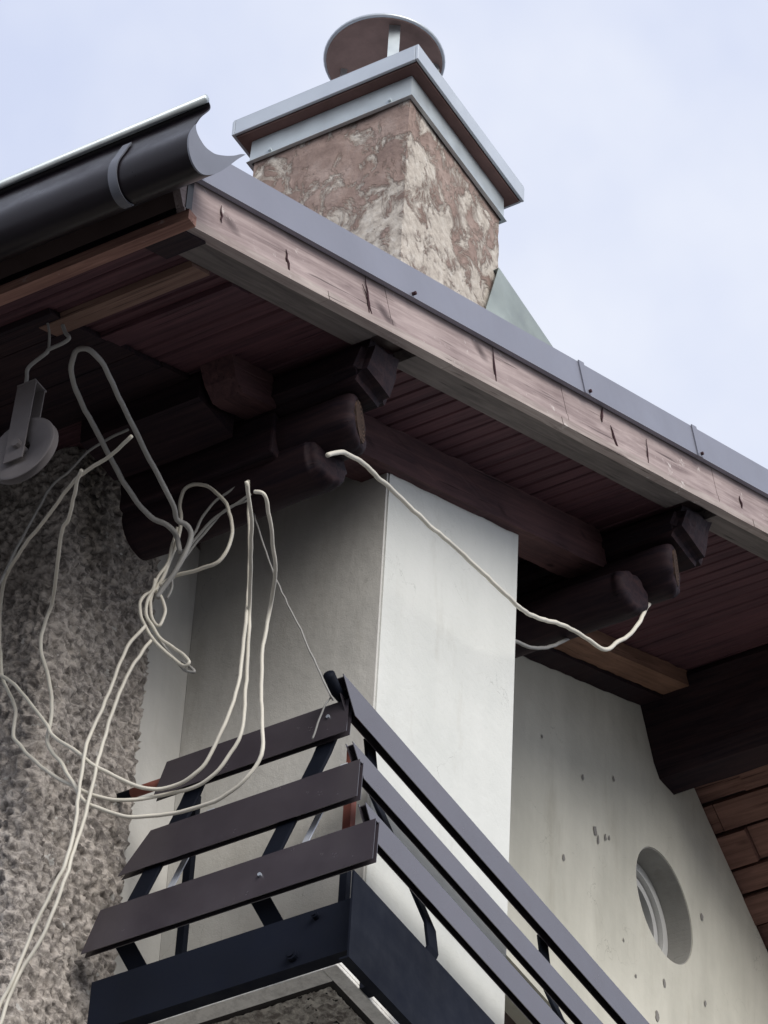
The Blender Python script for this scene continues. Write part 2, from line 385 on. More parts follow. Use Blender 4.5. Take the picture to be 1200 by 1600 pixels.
# round window
def ring_y(bm, r0, r1, y0, y1, n=64):
    vs = []
    for i in range(n):
        a = 2*math.pi*i/n; c, s = math.cos(a), math.sin(a)
        vs.append([bm.verts.new((WC[0]+r*c, y, WC[1]+r*s)) for r, y in ((r0, y0), (r1, y0), (r1, y1), (r0, y1))])
    for i in range(n):
        a, b = vs[i], vs[(i+1) % n]
        for k in range(4): bm.faces.new((a[k], a[(k+1) % 4], b[(k+1) % 4], b[k]))
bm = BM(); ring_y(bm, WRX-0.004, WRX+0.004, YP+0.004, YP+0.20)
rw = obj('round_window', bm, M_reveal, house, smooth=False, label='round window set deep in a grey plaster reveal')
bm = BM(); ring_y(bm, WRX-0.045, WRX-0.006, YP+0.105, YP+0.16)
obj('frame', bm, M_winframe, rw)
bm = BM(); ring_y(bm, WRX-0.085, WRX-0.052, YP+0.125, YP+0.165); box(bm, WC[0]-0.012, WC[0]+0.012, YP+0.135, YP+0.16, WC[1]-WRX+0.08, WC[1]+WRX-0.08)
obj('sash', bm, M_winframe, rw)
bm = BM(); box(bm, WC[0]-WRX, WC[0]+WRX, YP+0.17, YP+0.176, WC[1]-WRX, WC[1]+WRX)
obj('pane', bm, M_glass, rw)

# roughcast pier: really lumpy surface, wraps round the corner
def rough_surface(path, z0, z1, step, amp, edge=None):
    bm = BM(); rows = []
    nz = int((z1-z0)/step)
    for (x, y, nx, ny, s) in path:
        col = []
        for j in range(nz+1):
            z = z0+(z1-z0)*j/nz
            P = Vector((x, y, z))
            a = noise.noise(P*31+Vector((3, 1, 9))); b = noise.noise(P*84+Vector((8, 2, 4))); c = noise.noise(P*9)
            d = (1-abs(a)*2.8)*0.9 + b*0.6 + c*0.35
            ox = 0
            if edge is not None and s > edge-0.03: ox = 0
            col.append(bm.verts.new((x+nx*d*amp, y+ny*d*amp, z)))
        rows.append(col)
    for a, b in zip(rows, rows[1:]):
        for j in range(nz): bm.faces.new((a[j], b[j], b[j+1], a[j+1]))
    return bm
step = 0.0065
path = []
x = 7.80
L = 7.80-(XF+0.05)
k = int(L/step)
path.append((7.812, YP+0.03, 0.7, -0.7, 0)); path.append((7.806, YP+0.008, 0.6, -0.8, 0))
for i in range(k+1): path.append((7.80-L*i/k, YP-0.012, 0, -1, 0))
for i in range(1, 9):
    a = R(90*i/9); path.append((XF+0.05-0.05*math.sin(a), YP+0.038-0.05*math.cos(a), -math.sin(a), -math.cos(a), 0))
k2 = int(0.95/step)
for i in range(k2+1): path.append((XF, YP+0.038+0.95*i/k2, -1, 0, 0))
bm = rough_surface(path, 8.1, 10.55, step, 0.017)

obj('roughcast_pier', bm, M_rough, house, smooth=True, label='grey roughcast corner pier')
bm = BM()
box(bm, XF+0.012, 7.79, YP+0.004, 6.9, 0, zs(XF)-0.04)
box(bm, XF, 8.2, 6.9, YEND-0.5, 0, zs(XF)-0.04)
box(bm, XF+0.005, 7.80, YP-0.02, 6.9, 0, 8.1)
obj('eaves_wall', bm, M_rough, house)

# balcony slab: underside with smooth margin, drip groove and pebbledash field
ZS = 8.50
bm = BM(); box(bm, 7.738, 13.0, 5.010, 5.62, ZS+0.014, ZS+0.13)
slab = obj('balcony_slab', bm, M_conc, house)
bm = BM()
box(bm, 7.738, 13.0, 5.010, 5.056, ZS, ZS+0.013); box(bm, 7.738, 7.798, 5.057, 5.62, ZS, ZS+0.013)
obj('smooth_margin', bm, M_conc, slab, bevel=0.003)
bm = BM(); box(bm, 7.799, 13.0, 5.057, 5.62, ZS+0.006, ZS+0.013)
obj('drip_groove', bm, M_groove, slab)
bm = BM()
xs0, xs1, ys0, ys1 = 7.821, 8.9, 5.078, 5.62
nx_, ny_ = 150, 80
g = [[bm.verts.new((xs0+(xs1-xs0)*i/nx_, ys0+(ys1-ys0)*j/ny_, ZS+0.003-0.006*(noise.noise(Vector((i*.62, j*.58, 1.5)))+0.5*noise.noise(Vector((i*1.3, j*1.2, 5)))))) for j in range(ny_+1)] for i in range(nx_+1)]
for i in range(nx_):
    for j in range(ny_): bm.faces.new((g[i][j], g[i+1][j], g[i+1][j+1], g[i][j+1]))
obj('pebbledash_underside', bm, M_pebble, slab, smooth=True)

# ------------------------------------------------------------------ roof
def slope_slab(bm, xa, xb, ya, yb, t0, t1):
    p = [rp(xa, t0), rp(xb, t0), rp(xb, t1), rp(xa, t1)]
    prism_y(bm, p, ya, yb)
def slope_slab2(bm, xa, xb, ya, yb, t0, t1):
    q = [(x + t*S2, zs2(x) + t*C2) for x, t in ((xa, t0), (xb, t0), (xb, t1), (xa, t1))]
    prism_y(bm, q, ya, yb)
bm = BM()
slope_slab(bm, 6.30, XR, YV+0.03, YEND, 0.035, 0.225)
slope_slab2(bm, XR, XE2, YV+0.03, YEND, 0.035, 0.225)
roof = obj('roof', bm, M_roof, house)
# soffit boards of the near slope, run parallel to the eaves
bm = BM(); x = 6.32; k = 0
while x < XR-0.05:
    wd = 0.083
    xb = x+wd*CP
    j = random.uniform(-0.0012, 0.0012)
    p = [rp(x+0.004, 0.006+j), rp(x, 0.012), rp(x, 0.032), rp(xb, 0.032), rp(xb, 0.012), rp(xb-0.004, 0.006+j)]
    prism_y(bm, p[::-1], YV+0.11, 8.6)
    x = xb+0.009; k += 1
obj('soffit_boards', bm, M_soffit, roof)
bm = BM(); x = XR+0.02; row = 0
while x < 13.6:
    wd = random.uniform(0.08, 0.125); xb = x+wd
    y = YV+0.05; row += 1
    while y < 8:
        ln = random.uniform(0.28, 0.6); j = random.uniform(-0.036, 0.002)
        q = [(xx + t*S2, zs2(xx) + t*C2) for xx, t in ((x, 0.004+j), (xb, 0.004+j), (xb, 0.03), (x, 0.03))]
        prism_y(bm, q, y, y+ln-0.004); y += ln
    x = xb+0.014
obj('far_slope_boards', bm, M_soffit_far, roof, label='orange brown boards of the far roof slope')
# verge: fascia board, bottom trim, grey backing board, metal flashing
bm = BM(); NS = 60
xa, xb = 6.285, 11.2
for i in range(9):
    a = xa+(xb-xa)*i/9; b = xa+(xb-xa)*(i+1)/9-0.0015
    slope_slab(bm, a, b, YV+0.001*(i % 2), YV+0.026, 0.018, 0.046); slope_slab(bm, a, b, YV+0.0025+0.001*(i % 2), YV+0.026, 0.0485, 0.160)
obj('fascia_board', bm, M_fascia, roof, label='weathered pinkish brown verge board')
bm = BM()
for i in range(7):
    a = xa+0.01+(xb-xa)*i/7; b = xa+0.01+(xb-xa)*(i+1)/7-0.002
    slope_slab(bm, a, b, YV-0.007-0.0015*(i % 2), YV+0.03, -0.012, 0.016)
obj('trim_strip', bm, M_trim, roof)
bm = BM()
slope_slab(bm, 6.42, 7.335, YV+0.031, YV+0.125, -0.006, 0.030); slope_slab(bm, 7.56, 9.38, YV+0.031, YV+0.125, -0.006, 0.030)
slope_slab(bm, 9.60, 11.2, YV+0.031, YV+0.125, -0.006, 0.030)
obj('backing_board', bm, M_greyboard, roof)
# splits and nails in the fascia board
M_split = paint('dark_wood_split', (0.06, 0.035, 0.04), 0.9, spec=0.1)
for (xc, t, hgt, lean) in ((6.47, 0.09, 0.06, 0.02), (6.80, 0.05, 0.08, 0.01), (7.24, 0.085, .13, 0.02), (7.255, 0.07, .09, -0.02), (7.99, .085, .13, .03), (8.72, .12, .06, .03), (8.80, .05, .09, -.02), (9.02, .07, .10, .03), (9.75, .07, .05, .0)):
    pts = []
    for q in range(6):
        tt = t-hgt/2+hgt*q/5
        X, Z = rp(xc+lean*q/5+random.uniform(-.004, .004), tt); pts.append((X, YV-0.0005, Z))
    bm = BM(); w_ = random.uniform(0.35, 0.8); tube(bm, pts, [0.002*w_, 0.006*w_, 0.008*w_, 0.006*w_, 0.004*w_, 0.001], 6)
    obj('board_split', bm, M_split, roof)
bm = BM(); seams = (8.60, 9.42, 10.3)
pr = 6.30
for s_ in seams+(11.25,):
    slope_slab(bm, pr, s_-0.002, YV-0.022, YV-0.018, 0.150, 0.262)      # face
    slope_slab(bm, pr, s_-0.002, YV-0.017, YV+0.20, 0.256, 0.262)       # top
    slope_slab(bm, pr, s_-0.002, YV-0.017, YV-0.004, 0.150, 0.154)      # drip return
    pr = s_
fl = obj('verge_flashing', bm, M_flash, roof, label='smooth grey metal verge flashing')
for s_ in seams:
    bm = BM(); slope_slab(bm, s_-0.014, s_+0.022, YV-0.0265, YV-0.0225, 0.148, 0.266); obj('flashing_clip', bm, M_flash, roof)
for xx, tt in ((6.335, 0.17), (8.615, .160), (9.43, .160), (7.5, .16)):
    X, Z = rp(xx, tt)
    bm = BM(); tube(bm, [(X, YV-0.035, Z), (X, YV-0.02, Z)], 0.006, 8); obj('screw', bm, M_split, roof)
# eaves fascia and lath below the gutter
bm = BM(); box(bm, 6.272, 6.30, YV+0.0, YEND, 9.985, 10.235)
obj('eaves_fascia', bm, M_gutter, roof)
bm = BM(); box(bm, 6.262, 6.30, YV-0.02, YEND, 9.945, 9.983)
obj('eaves_trim', bm, M_eavetrim, roof, label='pinkish lath under the eaves')
bm = BM(); slope_slab(bm, 6.29, 6.40, YV+0.02, 4.86, -0.02, 0.03)
obj('corner_block', bm, M_log, roof)
bm = BM(); slope_slab(bm, 6.50, 6.585, YV+0.13, 5.36, -0.016, 0.004)
obj('eaves_batten', bm, wood('pale_batten_wood', (0.12, 0.07, 0.055), (0.22, 0.14, 0.11), 'y'), roof)
bm = BM(); slope_slab(bm, 6.70, 6.79, YV+0.13, 5.30, -0.012, 0.004)
obj('eaves_batten', bm, M_soffit, roof)

# ------------------------------------------------------------------ purlins and rafters
def bumpy(P, seed=0.0):
    return 0.55*noise.noise(Vector((P.x*9, P.y*3+seed, P.z*9))) + 0.3*noise.noise(Vector((P.x*30, P.y*7, P.z*30+seed))) - 0.5*max(0, noise.noise(Vector((P.x*55, P.y*4, P.z*55)))-0.25)
def rough_wood(bm, amp, cut=0.045, seed=0.0):
    """subdivide to about `cut` metres and push the surface in and out; corners stay shut"""
    for _ in range(5):
        es = [e for e in bm.edges if e.calc_length() > cut*(2.2 if abs((e.verts[0].co-e.verts[1].co).y) > 0.7*e.calc_length() else 1)]
        if not es: break
        bmesh.ops.subdivide_edges(bm, edges=es, cuts=1, use_grid_fill=True)
    bmesh.ops.recalc_face_normals(bm, faces=bm.faces); bm.normal_update()
    mv = [(v, v.normal*amp*bumpy(v.co, seed)) for v in bm.verts]
    for v, d in mv: v.co += d
    return bm
def log(bm, cx, cz, r, y0, y1, n=36, cut=0.0, seed=0):
    """round timber along y; its near end is cut askew, worn round the rim, and its surface is uneven"""
    rings = []; m_ = 44
    for i in range(m_+1):
        y = y0+(0.0, 0.006, 0.018, 0.034)[i] if i < 4 else y0+0.034+(y1-y0-0.034)*((i-3)/(m_-3))**1.2
        ring = []
        for k in range(n):
            a = 2*math.pi*k/n
            P = Vector((cx+r*math.cos(a), y, cz+r*math.sin(a)))
            rr = r*(1+(0.18+0.25*max(0, 1-(y-y0)/0.12))*bumpy(P, seed)) * (0.74, 0.88, 0.955, 0.99)[min(i, 3)] if i < 4 else r*(1+0.18*bumpy(P, seed))
            yy = y+((cut*math.cos(a)+0.006*noise.noise(Vector((a*2, seed, 0)))) if i < 4 else 0)
            ring.append(bm.verts.new((cx+rr*math.cos(a), yy, cz+rr*math.sin(a))))
        rings.append(ring)
    for a, b in zip(rings, rings[1:]):
        for k in range(n): bm.faces.new((a[k], a[(k+1) % n], b[(k+1) % n], b[k]))
    bm.faces.new(rings[0]); bm.faces.new(rings[-1][::-1])
def log_end(bm, cx, cz, r, y, cut):
    n = 18; v = []
    for yy, rr in ((y-0.004, r*0.66), (y+0.004, r*0.70)):
        v.append([bm.verts.new((cx+rr*math.cos(2*math.pi*k/n), yy+cut*math.cos(2*math.pi*k/n), cz+rr*math.sin(2*math.pi*k/n))) for k in range(n)])
    bm.faces.new(v[0]); bm.faces.new(v[1][::-1])
    for k in range(n): bm.faces.new((v[0][k], v[0][(k+1) % n], v[1][(k+1) % n], v[1][k]))

def purlin_stack(x0, x1, zb, low, label, yend, seed):
    """square upper timber, round timber under it, shorter corbel log lowest"""
    bm = BM()
    p = [(x0, zb), (x1, zb), (x1, zs(x1)+0.004), (x0, zs(x0)+0.004)]
    va = [bm.verts.new((q[0], YV+(0.055 if q[1] > zb+0.01 else 0.10), q[1])) for q in p]; vb = [bm.verts.new((q[0], yend, q[1])) for q in p]
    bm.faces.new(va); bm.faces.new(vb[::-1])
    for i in range(4): bm.faces.new((va[i], vb[i], vb[(i+1) % 4], va[(i+1) % 4]))
    bmesh.ops.bevel(bm, geom=[e for e in bm.edges if (e.verts[0] in va and e.verts[1] in va) or abs(e.verts[0].co.y-e.verts[1].co.y) > 0.3], offset=0.030, segments=3, affect='EDGES')
    rough_wood(bm, 0.016, 0.04, seed)
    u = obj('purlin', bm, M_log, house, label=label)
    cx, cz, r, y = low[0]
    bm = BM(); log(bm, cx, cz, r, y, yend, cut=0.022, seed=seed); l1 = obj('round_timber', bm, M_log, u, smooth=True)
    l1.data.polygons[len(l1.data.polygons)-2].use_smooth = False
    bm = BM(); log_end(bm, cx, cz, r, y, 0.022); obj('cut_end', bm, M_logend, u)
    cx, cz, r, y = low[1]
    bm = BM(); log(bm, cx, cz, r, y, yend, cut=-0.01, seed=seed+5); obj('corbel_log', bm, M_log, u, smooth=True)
    return u
p1 = purlin_stack(7.345, 7.545, 10.375, ((7.475, 10.30, 0.095, 4.88), (7.49, 10.195, 0.085, 4.98)), 'dark square purlin end beside the eaves above the balcony', 5.67, 1)
bm = BM(); box(bm, 7.372, 7.517, 5.12, 5.67, 10.20, 10.37)
rough_wood(bm, 0.010, 0.05, 8.0)
obj('loggia_beam', bm, M_log, p1, bevel=0.008)
purlin_stack(9.40, 9.64, 11.43, ((9.50, 11.34, 0.095, 4.86), (9.40, 11.20, 0.085, 4.96)), 'dark purlin end halfway up the gable', YP+0.05, 9)
bm = BM()
prism_y(bm, [(11.20, 12.09), (11.245, 12.04), (11.37, 12.05), (11.39, zs2(11.39)+0.03), (XR, ZR), (11.06, zs(11.06)), (11.06, 12.345)], YV+0.10, YP+0.05)
rough_wood(bm, 0.012, 0.06, 3.0)
obj('ridge_beam', bm, M_log, house)
# rafter on top of the gable wall, from the first to the second purlin
def rafter(name, xa, xb, y0, y1, dep, mat, label=None, cuta=0.0):
    bm = BM(); n = 18; lo = []; hi = []
    for i in range(n+1):
        x = xa+(xb-xa)*i/n
        dd = dep*(1+0.04*noise.noise(Vector((x*5, y0*3, 0)))) - (cuta*max(0, 1-i/2.0))
        lo.append(rp(x+(dep-dd)*0, -dd)); hi.append(rp(x, 0.004))
    prism_y(bm, lo+hi[::-1], y0, y1)
    rough_wood(bm, 0.009, 0.05, xa)
    return obj(name, bm, mat, house, label=label)
rafter('wall_rafter', 7.60, 9.385, YW-0.035, YW+0.10, 0.150, M_rafter)
rafter('wall_rafter', 7.125, 7.343, YW-0.01, YW+0.10, 0.115, M_rafter, cuta=0.05)
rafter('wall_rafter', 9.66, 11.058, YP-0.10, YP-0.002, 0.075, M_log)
rafter('wall_rafter', 9.66, 11.42, YP-0.22, YP-0.105, 0.062, M_rafter_lit, label='rafter beside the ridge, coloured orange brown as if lit')
bm = BM(); prism_y(bm, [(7.15, 10.29), (7.343, 10.29), (7.343, zs(7.343)), (7.15, zs(7.15))], YW+0.115, 5.67)
rough_wood(bm, 0.010, 0.05, 5.0)
obj('eaves_beam', bm, M_log, house)
rafter('eaves_rafter', 6.42, 7.14, 6.10, 6.22, 0.13, M_log)

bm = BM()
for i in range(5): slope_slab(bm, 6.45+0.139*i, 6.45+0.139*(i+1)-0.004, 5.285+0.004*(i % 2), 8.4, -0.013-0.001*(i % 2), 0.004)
obj('eaves_shade_panel', bm, M_log, roof, label='near-black sheet painting the shade under the eaves left of the balcony')  # thin near-black sheet added under the soffit to paint its deep shade
# ------------------------------------------------------------------ chimney
CX0, CX1, CY0, CY1 = 7.76, 8.372, 4.952, 5.562
bm = BM()
n1_, n2_ = 26, 60; ZB, ZT = 10.75, 12.11
def cface(pf):
    g = [[bm.verts.new(pf(i/n1_, j/n2_)) for j in range(n2_+1)] for i in range(n1_+1)]
    for i in range(n1_):
        for j in range(n2_): bm.faces.new((g[i][j], g[i+1][j], g[i+1][j+1], g[i][j+1]))
    for col in g:
        for v in col: v.co.z = max(v.co.z, zs(v.co.x)+0.12)
def dp(P): return 0.006*noise.noise(P*7)+0.003*noise.noise(P*23)
def cpt(x, y, z, nx, ny):
    # corners stay shut: displacement depends on the point only
    P = Vector((x, y, z)); d = dp(P); return (x+nx*d, y+ny*d, z)
W_, D_ = CX1-CX0, CY1-CY0
cface(lambda u, v: cpt(CX0, CY1-D_*u, ZB+(ZT-ZB)*v, -1, -1))
cface(lambda u, v: cpt(CX0+W_*u, CY0, ZB+(ZT-ZB)*v, -1 if u < .5 else 1, -1))
cface(lambda u, v: cpt(CX1, CY0+D_*u, ZB+(ZT-ZB)*v, 1, -1))
cface(lambda u, v: cpt(CX1-W_*u, CY1, ZB+(ZT-ZB)*v, 0, 0))
bmesh.ops.remove_doubles(bm, verts=bm.verts[:], dist=0.0005)
bmesh.ops.dissolve_degenerate(bm, dist=0.0001, edges=bm.edges[:])
chim = obj('chimney', bm, M_chim, house, smooth=False, label='square chimney stack with peeling pinkish brown paint')
# metal collar below the cap
bm = BM()
def skirt(bm, o0, o1, z0, z1, th=0.004):
    a = [(CX0-o0, CY0-o0), (CX1+o0, CY0-o0), (CX1+o0, CY1+o0), (CX0-o0, CY1+o0)]
    b = [(CX0-o1, CY0-o1), (CX1+o1, CY0-o1), (CX1+o1, CY1+o1), (CX0-o1, CY1+o1)]
    va = [bm.verts.new((*p, z0)) for p in a]; vb = [bm.verts.new((*p, z1)) for p in b]
    for i in range(4): bm.faces.new((va[i], va[(i+1) % 4], vb[(i+1) % 4], vb[i]))
skirt(bm, 0.012, 0.010, 12.085, 12.190); skirt(bm, 0.020, 0.012, 12.080, 12.095); skirt(bm, 0.006, 0.020, 12.080, 12.080)
for (px, py) in ((CX0-0.016, CY0+0.07), (CX0-0.016, CY1-0.07)):
    tube(bm, [(px-0.004, py, 12.105), (px+0.006, py, 12.105)], 0.007, 8)
obj('collar', bm, M_zinc, chim)
bm = BM(); box(bm, CX0-0.048, CX1+0.048, CY0-0.048, CY1+0.048, 12.192, 12.262)
obj('cap_slab', bm, M_capunder, chim)
bm = BM()
for (a, b, c, d) in ((CX0-0.062, CX1+0.062, CY0-0.062, CY0-0.050), (CX0-0.062, CX1+0.062, CY1+0.050, CY1+0.062), (CX0-0.062, CX0-0.050, CY0-0.0495, CY1+0.0495), (CX1+0.050, CX1+0.062, CY0-0.0495, CY1+0.0495)):
    box(bm, a, b, c, d, 12.198, 12.268)
box(bm, CX0-0.060, CX1+0.060, CY0-0.060, CY1+0.060, 12.2685, 12.275)
obj('cap_metal', bm, M_captop, chim, bevel=0.003)
# round cowl on four legs
CC = (8.043, 5.248); CZ = 12.735
bm = BM(); n = 48; prof = [(0.0, 0.03), (0.10, 0.022), (0.185, 0.006), (0.200, -0.012), (0.204, -0.012), (0.205, 0.012), (0.12, 0.05), (0.0, 0.075)]
rings = []
for r_, z_ in prof:
    rings.append([bm.verts.new((CC[0]+r_*math.cos(2*math.pi*i/n), CC[1]+r_*math.sin(2*math.pi*i/n), CZ+z_)) for i in range(n)] if r_ > 0 else [bm.verts.new((CC[0], CC[1], CZ+z_))])
for a, b in zip(rings, rings[1:]):
    for i in range(n):
        if len(a) == 1: bm.faces.new((a[0], b[i], b[(i+1) % n]))
        elif len(b) == 1: bm.faces.new((a[i], a[(i+1) % n], b[0]))
        else: bm.faces.new((a[i], a[(i+1) % n], b[(i+1) % n], b[i]))
obj('cowl', bm, M_cowl, chim, smooth=True, label='round rusty cowl plate')
bm = BM(); tube(bm, [(CC[0]+0.206*math.cos(2*math.pi*i/48), CC[1]+0.206*math.sin(2*math.pi*i/48), CZ) for i in range(49)], 0.009, 8, caps=False); obj('cowl_rim', bm, M_captop, chim, smooth=True)
for (lx, ly) in ((7.93, 5.14), (8.02, 5.40), (8.19, 5.34), (8.15, 5.10)):
    bm = BM(); bar(bm, (lx, ly, 12.27), (lx, ly, CZ+0.02), (0.016, -0.016, 0), (0.006, 0.006, 0)) if lx > 7.95 else bar(bm, (lx, ly, 12.27), (lx, ly, CZ+0.02), (0.020, -0.034, 0), (0.004, 0.003, 0))
    obj('cowl_leg', bm, M_zinc, chim)
# metal saddle up-slope of the stack
bm = BM()
zr_ = 11.785
def vt(x, y, z): return bm.verts.new((x, y, z))
A0 = vt(CX1-0.030, CY0-0.024, zr_+0.018); A1 = vt(CX1-0.215, CY0-0.024, zs(CX1-0.215)+0.23)
MM = vt(CX1+0.02, CY0-0.034, zr_-0.16); B1 = vt(9.20, CY0-0.060, zs(9.20)+0.25); B0 = vt(9.24, CY0+0.01, zr_+0.005); A2 = vt(CX1-0.004, 5.25, zr_+0.02)
bm.faces.new((A0, A1, MM)); bm.faces.new((A1, B1, MM)); bm.faces.new((A0, MM, B0)); bm.faces.new((MM, B1, B0)); bm.faces.new((A0, B0, A2))
o = obj('saddle_flashing', bm, paint('dull_green_grey_metal', (0.27, 0.31, 0.30), 0.6, 0.2, 0.25, scuff=(0.3, 0.32, 0.3)), chim, label='folded pale metal saddle behind the stack')
sm = o.modifiers.new('thick', 'SOLIDIFY'); sm.thickness = 0.003

# ------------------------------------------------------------------ gutter
gut = thing('gutter', (6.13, 4.5, 9.95), 'glossy dark brown half-round gutter with an open end along the eaves', 'gutter')
GX, GZ, GR = 6.128, 9.955, 0.160
GY0 = 4.50
PROF = [(6.090,10.189),(6.110,10.190),(6.113,10.170),(6.078,10.105),(6.054,10.044),(6.034,9.993),(6.029,9.955),(6.036,9.922),(6.055,9.896),(6.081,9.888),(6.110,9.898),(6.146,9.931),(6.183,9.978),(6.222,10.040),(6.261,10.106),(6.297,10.161)]
INN = [(6.054,10.044),(6.057,10.028),(6.069,10.015),(6.091,10.007),(6.109,10.006),(6.130,10.012),(6.155,10.024),(6.183,10.046),(6.214,10.074),(6.246,10.107),(6.273,10.139),(6.297,10.161)]
GY0 = 4.55
def smooth2(P, sub=5):
    return [(p.x, p.z) for p in spline([(a, 0, b) for a, b in P], sub)]
def sheet(bm, P, y0, y1, th):
    """thin bent sheet following the profile, with real thickness"""
    V = [Vector((a, b)) for a, b in P]; off = []
    for i in range(len(V)):
        d = (V[min(i+1, len(V)-1)]-V[max(i-1, 0)]).normalized(); off.append(V[i]+Vector((-d.y, d.x))*th)
    ring = [[bm.verts.new((v.x, y, v.y)) for v in V+off[::-1]] for y in (y0, y1)]
    n = len(ring[0])
    for k in range(n): bm.faces.new((ring[0][k], ring[0][(k+1) % n], ring[1][(k+1) % n], ring[1][k]))
    m_ = len(V)
    for r_ in ring:
        for k in range(m_-1): bm.faces.new((r_[k], r_[k+1], r_[n-2-k], r_[n-1-k]))
GP = smooth2(PROF)
bm = BM(); sheet(bm, GP, GY0, YEND, 0.004)
ch = obj('channel', bm, M_gutter, gut, smooth=True); ch.modifiers.new('es', 'EDGE_SPLIT').split_angle = R(40)
bm = BM(); tube(bm, [(6.096, GY0-0.002, 10.196), (6.096, YEND, 10.196)], 0.012, 10)
obj('rolled_lip', bm, M_zinc, gut, smooth=True)
for y in (GY0+0.22, GY0+1.15, GY0+2.1):
    bm = BM(); q = [(a+0, b) for a, b in GP[15:52]]; V = [Vector((6.13, 10.0))]*0
    sheet(bm, [((a-6.12)*1.03+6.118, (b-9.98)*1.03+9.978) for a, b in q], y, y+0.028, -0.004)
    obj('bracket', bm, M_gutterin, gut, smooth=False)
bm = BM(); outl = smooth2(PROF[4:], 4); inl = smooth2(INN, 4)
prism_y(bm, outl+inl[1:-1][::-1], GY0-0.006, GY0-0.001)
obj('end_plate', bm, paint('dull_grey_end_metal', (0.17, 0.18, 0.215), 0.5, 0.2, 0.2), gut)

# ------------------------------------------------------------------ balcony railing
rail = thing('balcony_railing', (7.5, 4.8, 8.25), 'dark brown balcony railing of flat boards on bent steel posts', 'railing')
def left_board(xc, z0, z1, ya, yb0, yb1, lean=0.10):
    """folded metal board, open at the bottom: face, back and top flange"""
    bm = BM(); th = 0.019; h = z1-z0; t = 0.0022
    def plate(x, q0, q1):
        hexa(bm, [(x, ya, q0), (x+t, ya, q0), (x+t, yb0, q0), (x, yb0, q0),
                  (x+lean*h, ya+0.006, q1), (x+lean*h+t, ya+0.006, q1), (x+lean*h+t, yb1, q1), (x+lean*h, yb1, q1)])
    plate(xc, z0, z1); plate(xc+th, z0, z1)
    xt = xc+lean*h+t+0.0003
    box(bm, xt, xt+th-t-0.0006, ya+0.008, yb1-0.004, z1-0.004, z1-0.001)
    return obj('slat', bm, M_slat, rail)
left_board(7.680, 9.290, 9.425, 4.99, 5.650, 5.622)
left_board(7.625, 8.978, 9.125, 4.905, 5.705, 5.615)
left_board(7.560, 8.672, 8.825, 4.800, 5.755, 5.715)
def right_board(yc, z0, z1, xa0, xa1, xb, lean=0.10, th=0.022):
    bm = BM(); h = z1-z0; t = 0.0022
    for y in (yc, yc+th):
        hexa(bm, [(xa0, y, z0), (xb, y, z0), (xb, y+t, z0), (xa0, y+t, z0),
                  (xa1, y+lean*h, z1), (xb, y+lean*h, z1), (xb, y+lean*h+t, z1), (xa1, y+lean*h+t, z1)])
    yt = yc+lean*h+t+0.0003
    box(bm, xa1+0.01, xb, yt, yt+th-t-0.0006, z1-0.004, z1-0.001)
    return obj('slat', bm, M_slat, rail)
right_board(4.975, 9.356, 9.475, 7.700, 7.640, 12.2, th=0.026)
right_board(4.915, 9.079, 9.178, 7.672, 7.617, 12.2)
right_board(4.855, 8.822, 8.930, 7.661, 7.609, 12.2)
for (sx, sy, sz) in ((7.687, 5.06, 9.375), (7.564, 5.17, 8.75)):
    bm = BM(); tube(bm, [(sx-0.004, sy, sz), (sx+0.004, sy, sz)], 0.006, 8); obj('screw', bm, M_galv, rail)
# handrail tube behind the top boards
bm = BM(); tube(bm, [(7.600, 5.010, 9.45), (7.66, 5.022, 9.44), (12.2, 5.022, 9.44)], 0.018, 12); obj('handrail', bm, M_steel, rail, smooth=True)
bm = BM(); tube(bm, [(7.718, 5.02, 9.372), (7.718, YP, 9.372)], 0.014, 10); obj('handrail', bm, M_steel, rail, smooth=True)
bm = BM(); tube(bm, [(7.7185, 5.64, 9.372), (7.7185, YP-0.075, 9.372)], 0.0155, 10); obj('primer_patch', bm, M_rust, rail, smooth=True)
# outer steel channel plates
bm = BM(); box(bm, 7.470, 7.476, 4.80, 5.637, 8.300, 8.474); box(bm, 7.476, 7.51, 4.80, 5.637, 8.300, 8.306); obj('edge_plate', bm, M_steel, rail)
bm = BM(); box(bm, 7.424, 12.2, 4.770, 4.776, 8.235, 8.525); box(bm, 7.424, 12.2, 4.776, 4.80, 8.235, 8.241); obj('edge_plate', bm, M_steel, rail)
for by, bz, br_ in ((4.975, 8.335, 0.017), (4.909, 8.446, 0.010)):
    bm = BM(); tube(bm, [(7.455, by, bz), (7.470, by, bz)], br_, 14); tube(bm, [(7.450, by, bz), (7.4551, by, bz)], br_*0.6, 12); obj('bolt', bm, M_steel, rail)
for bx in (7.86, 8.62, 9.4):
    bm = BM(); box(bm, bx, bx+0.05, 4.777, 5.008, 8.50, 8.53); obj('slab_bracket', bm, M_steel, rail)
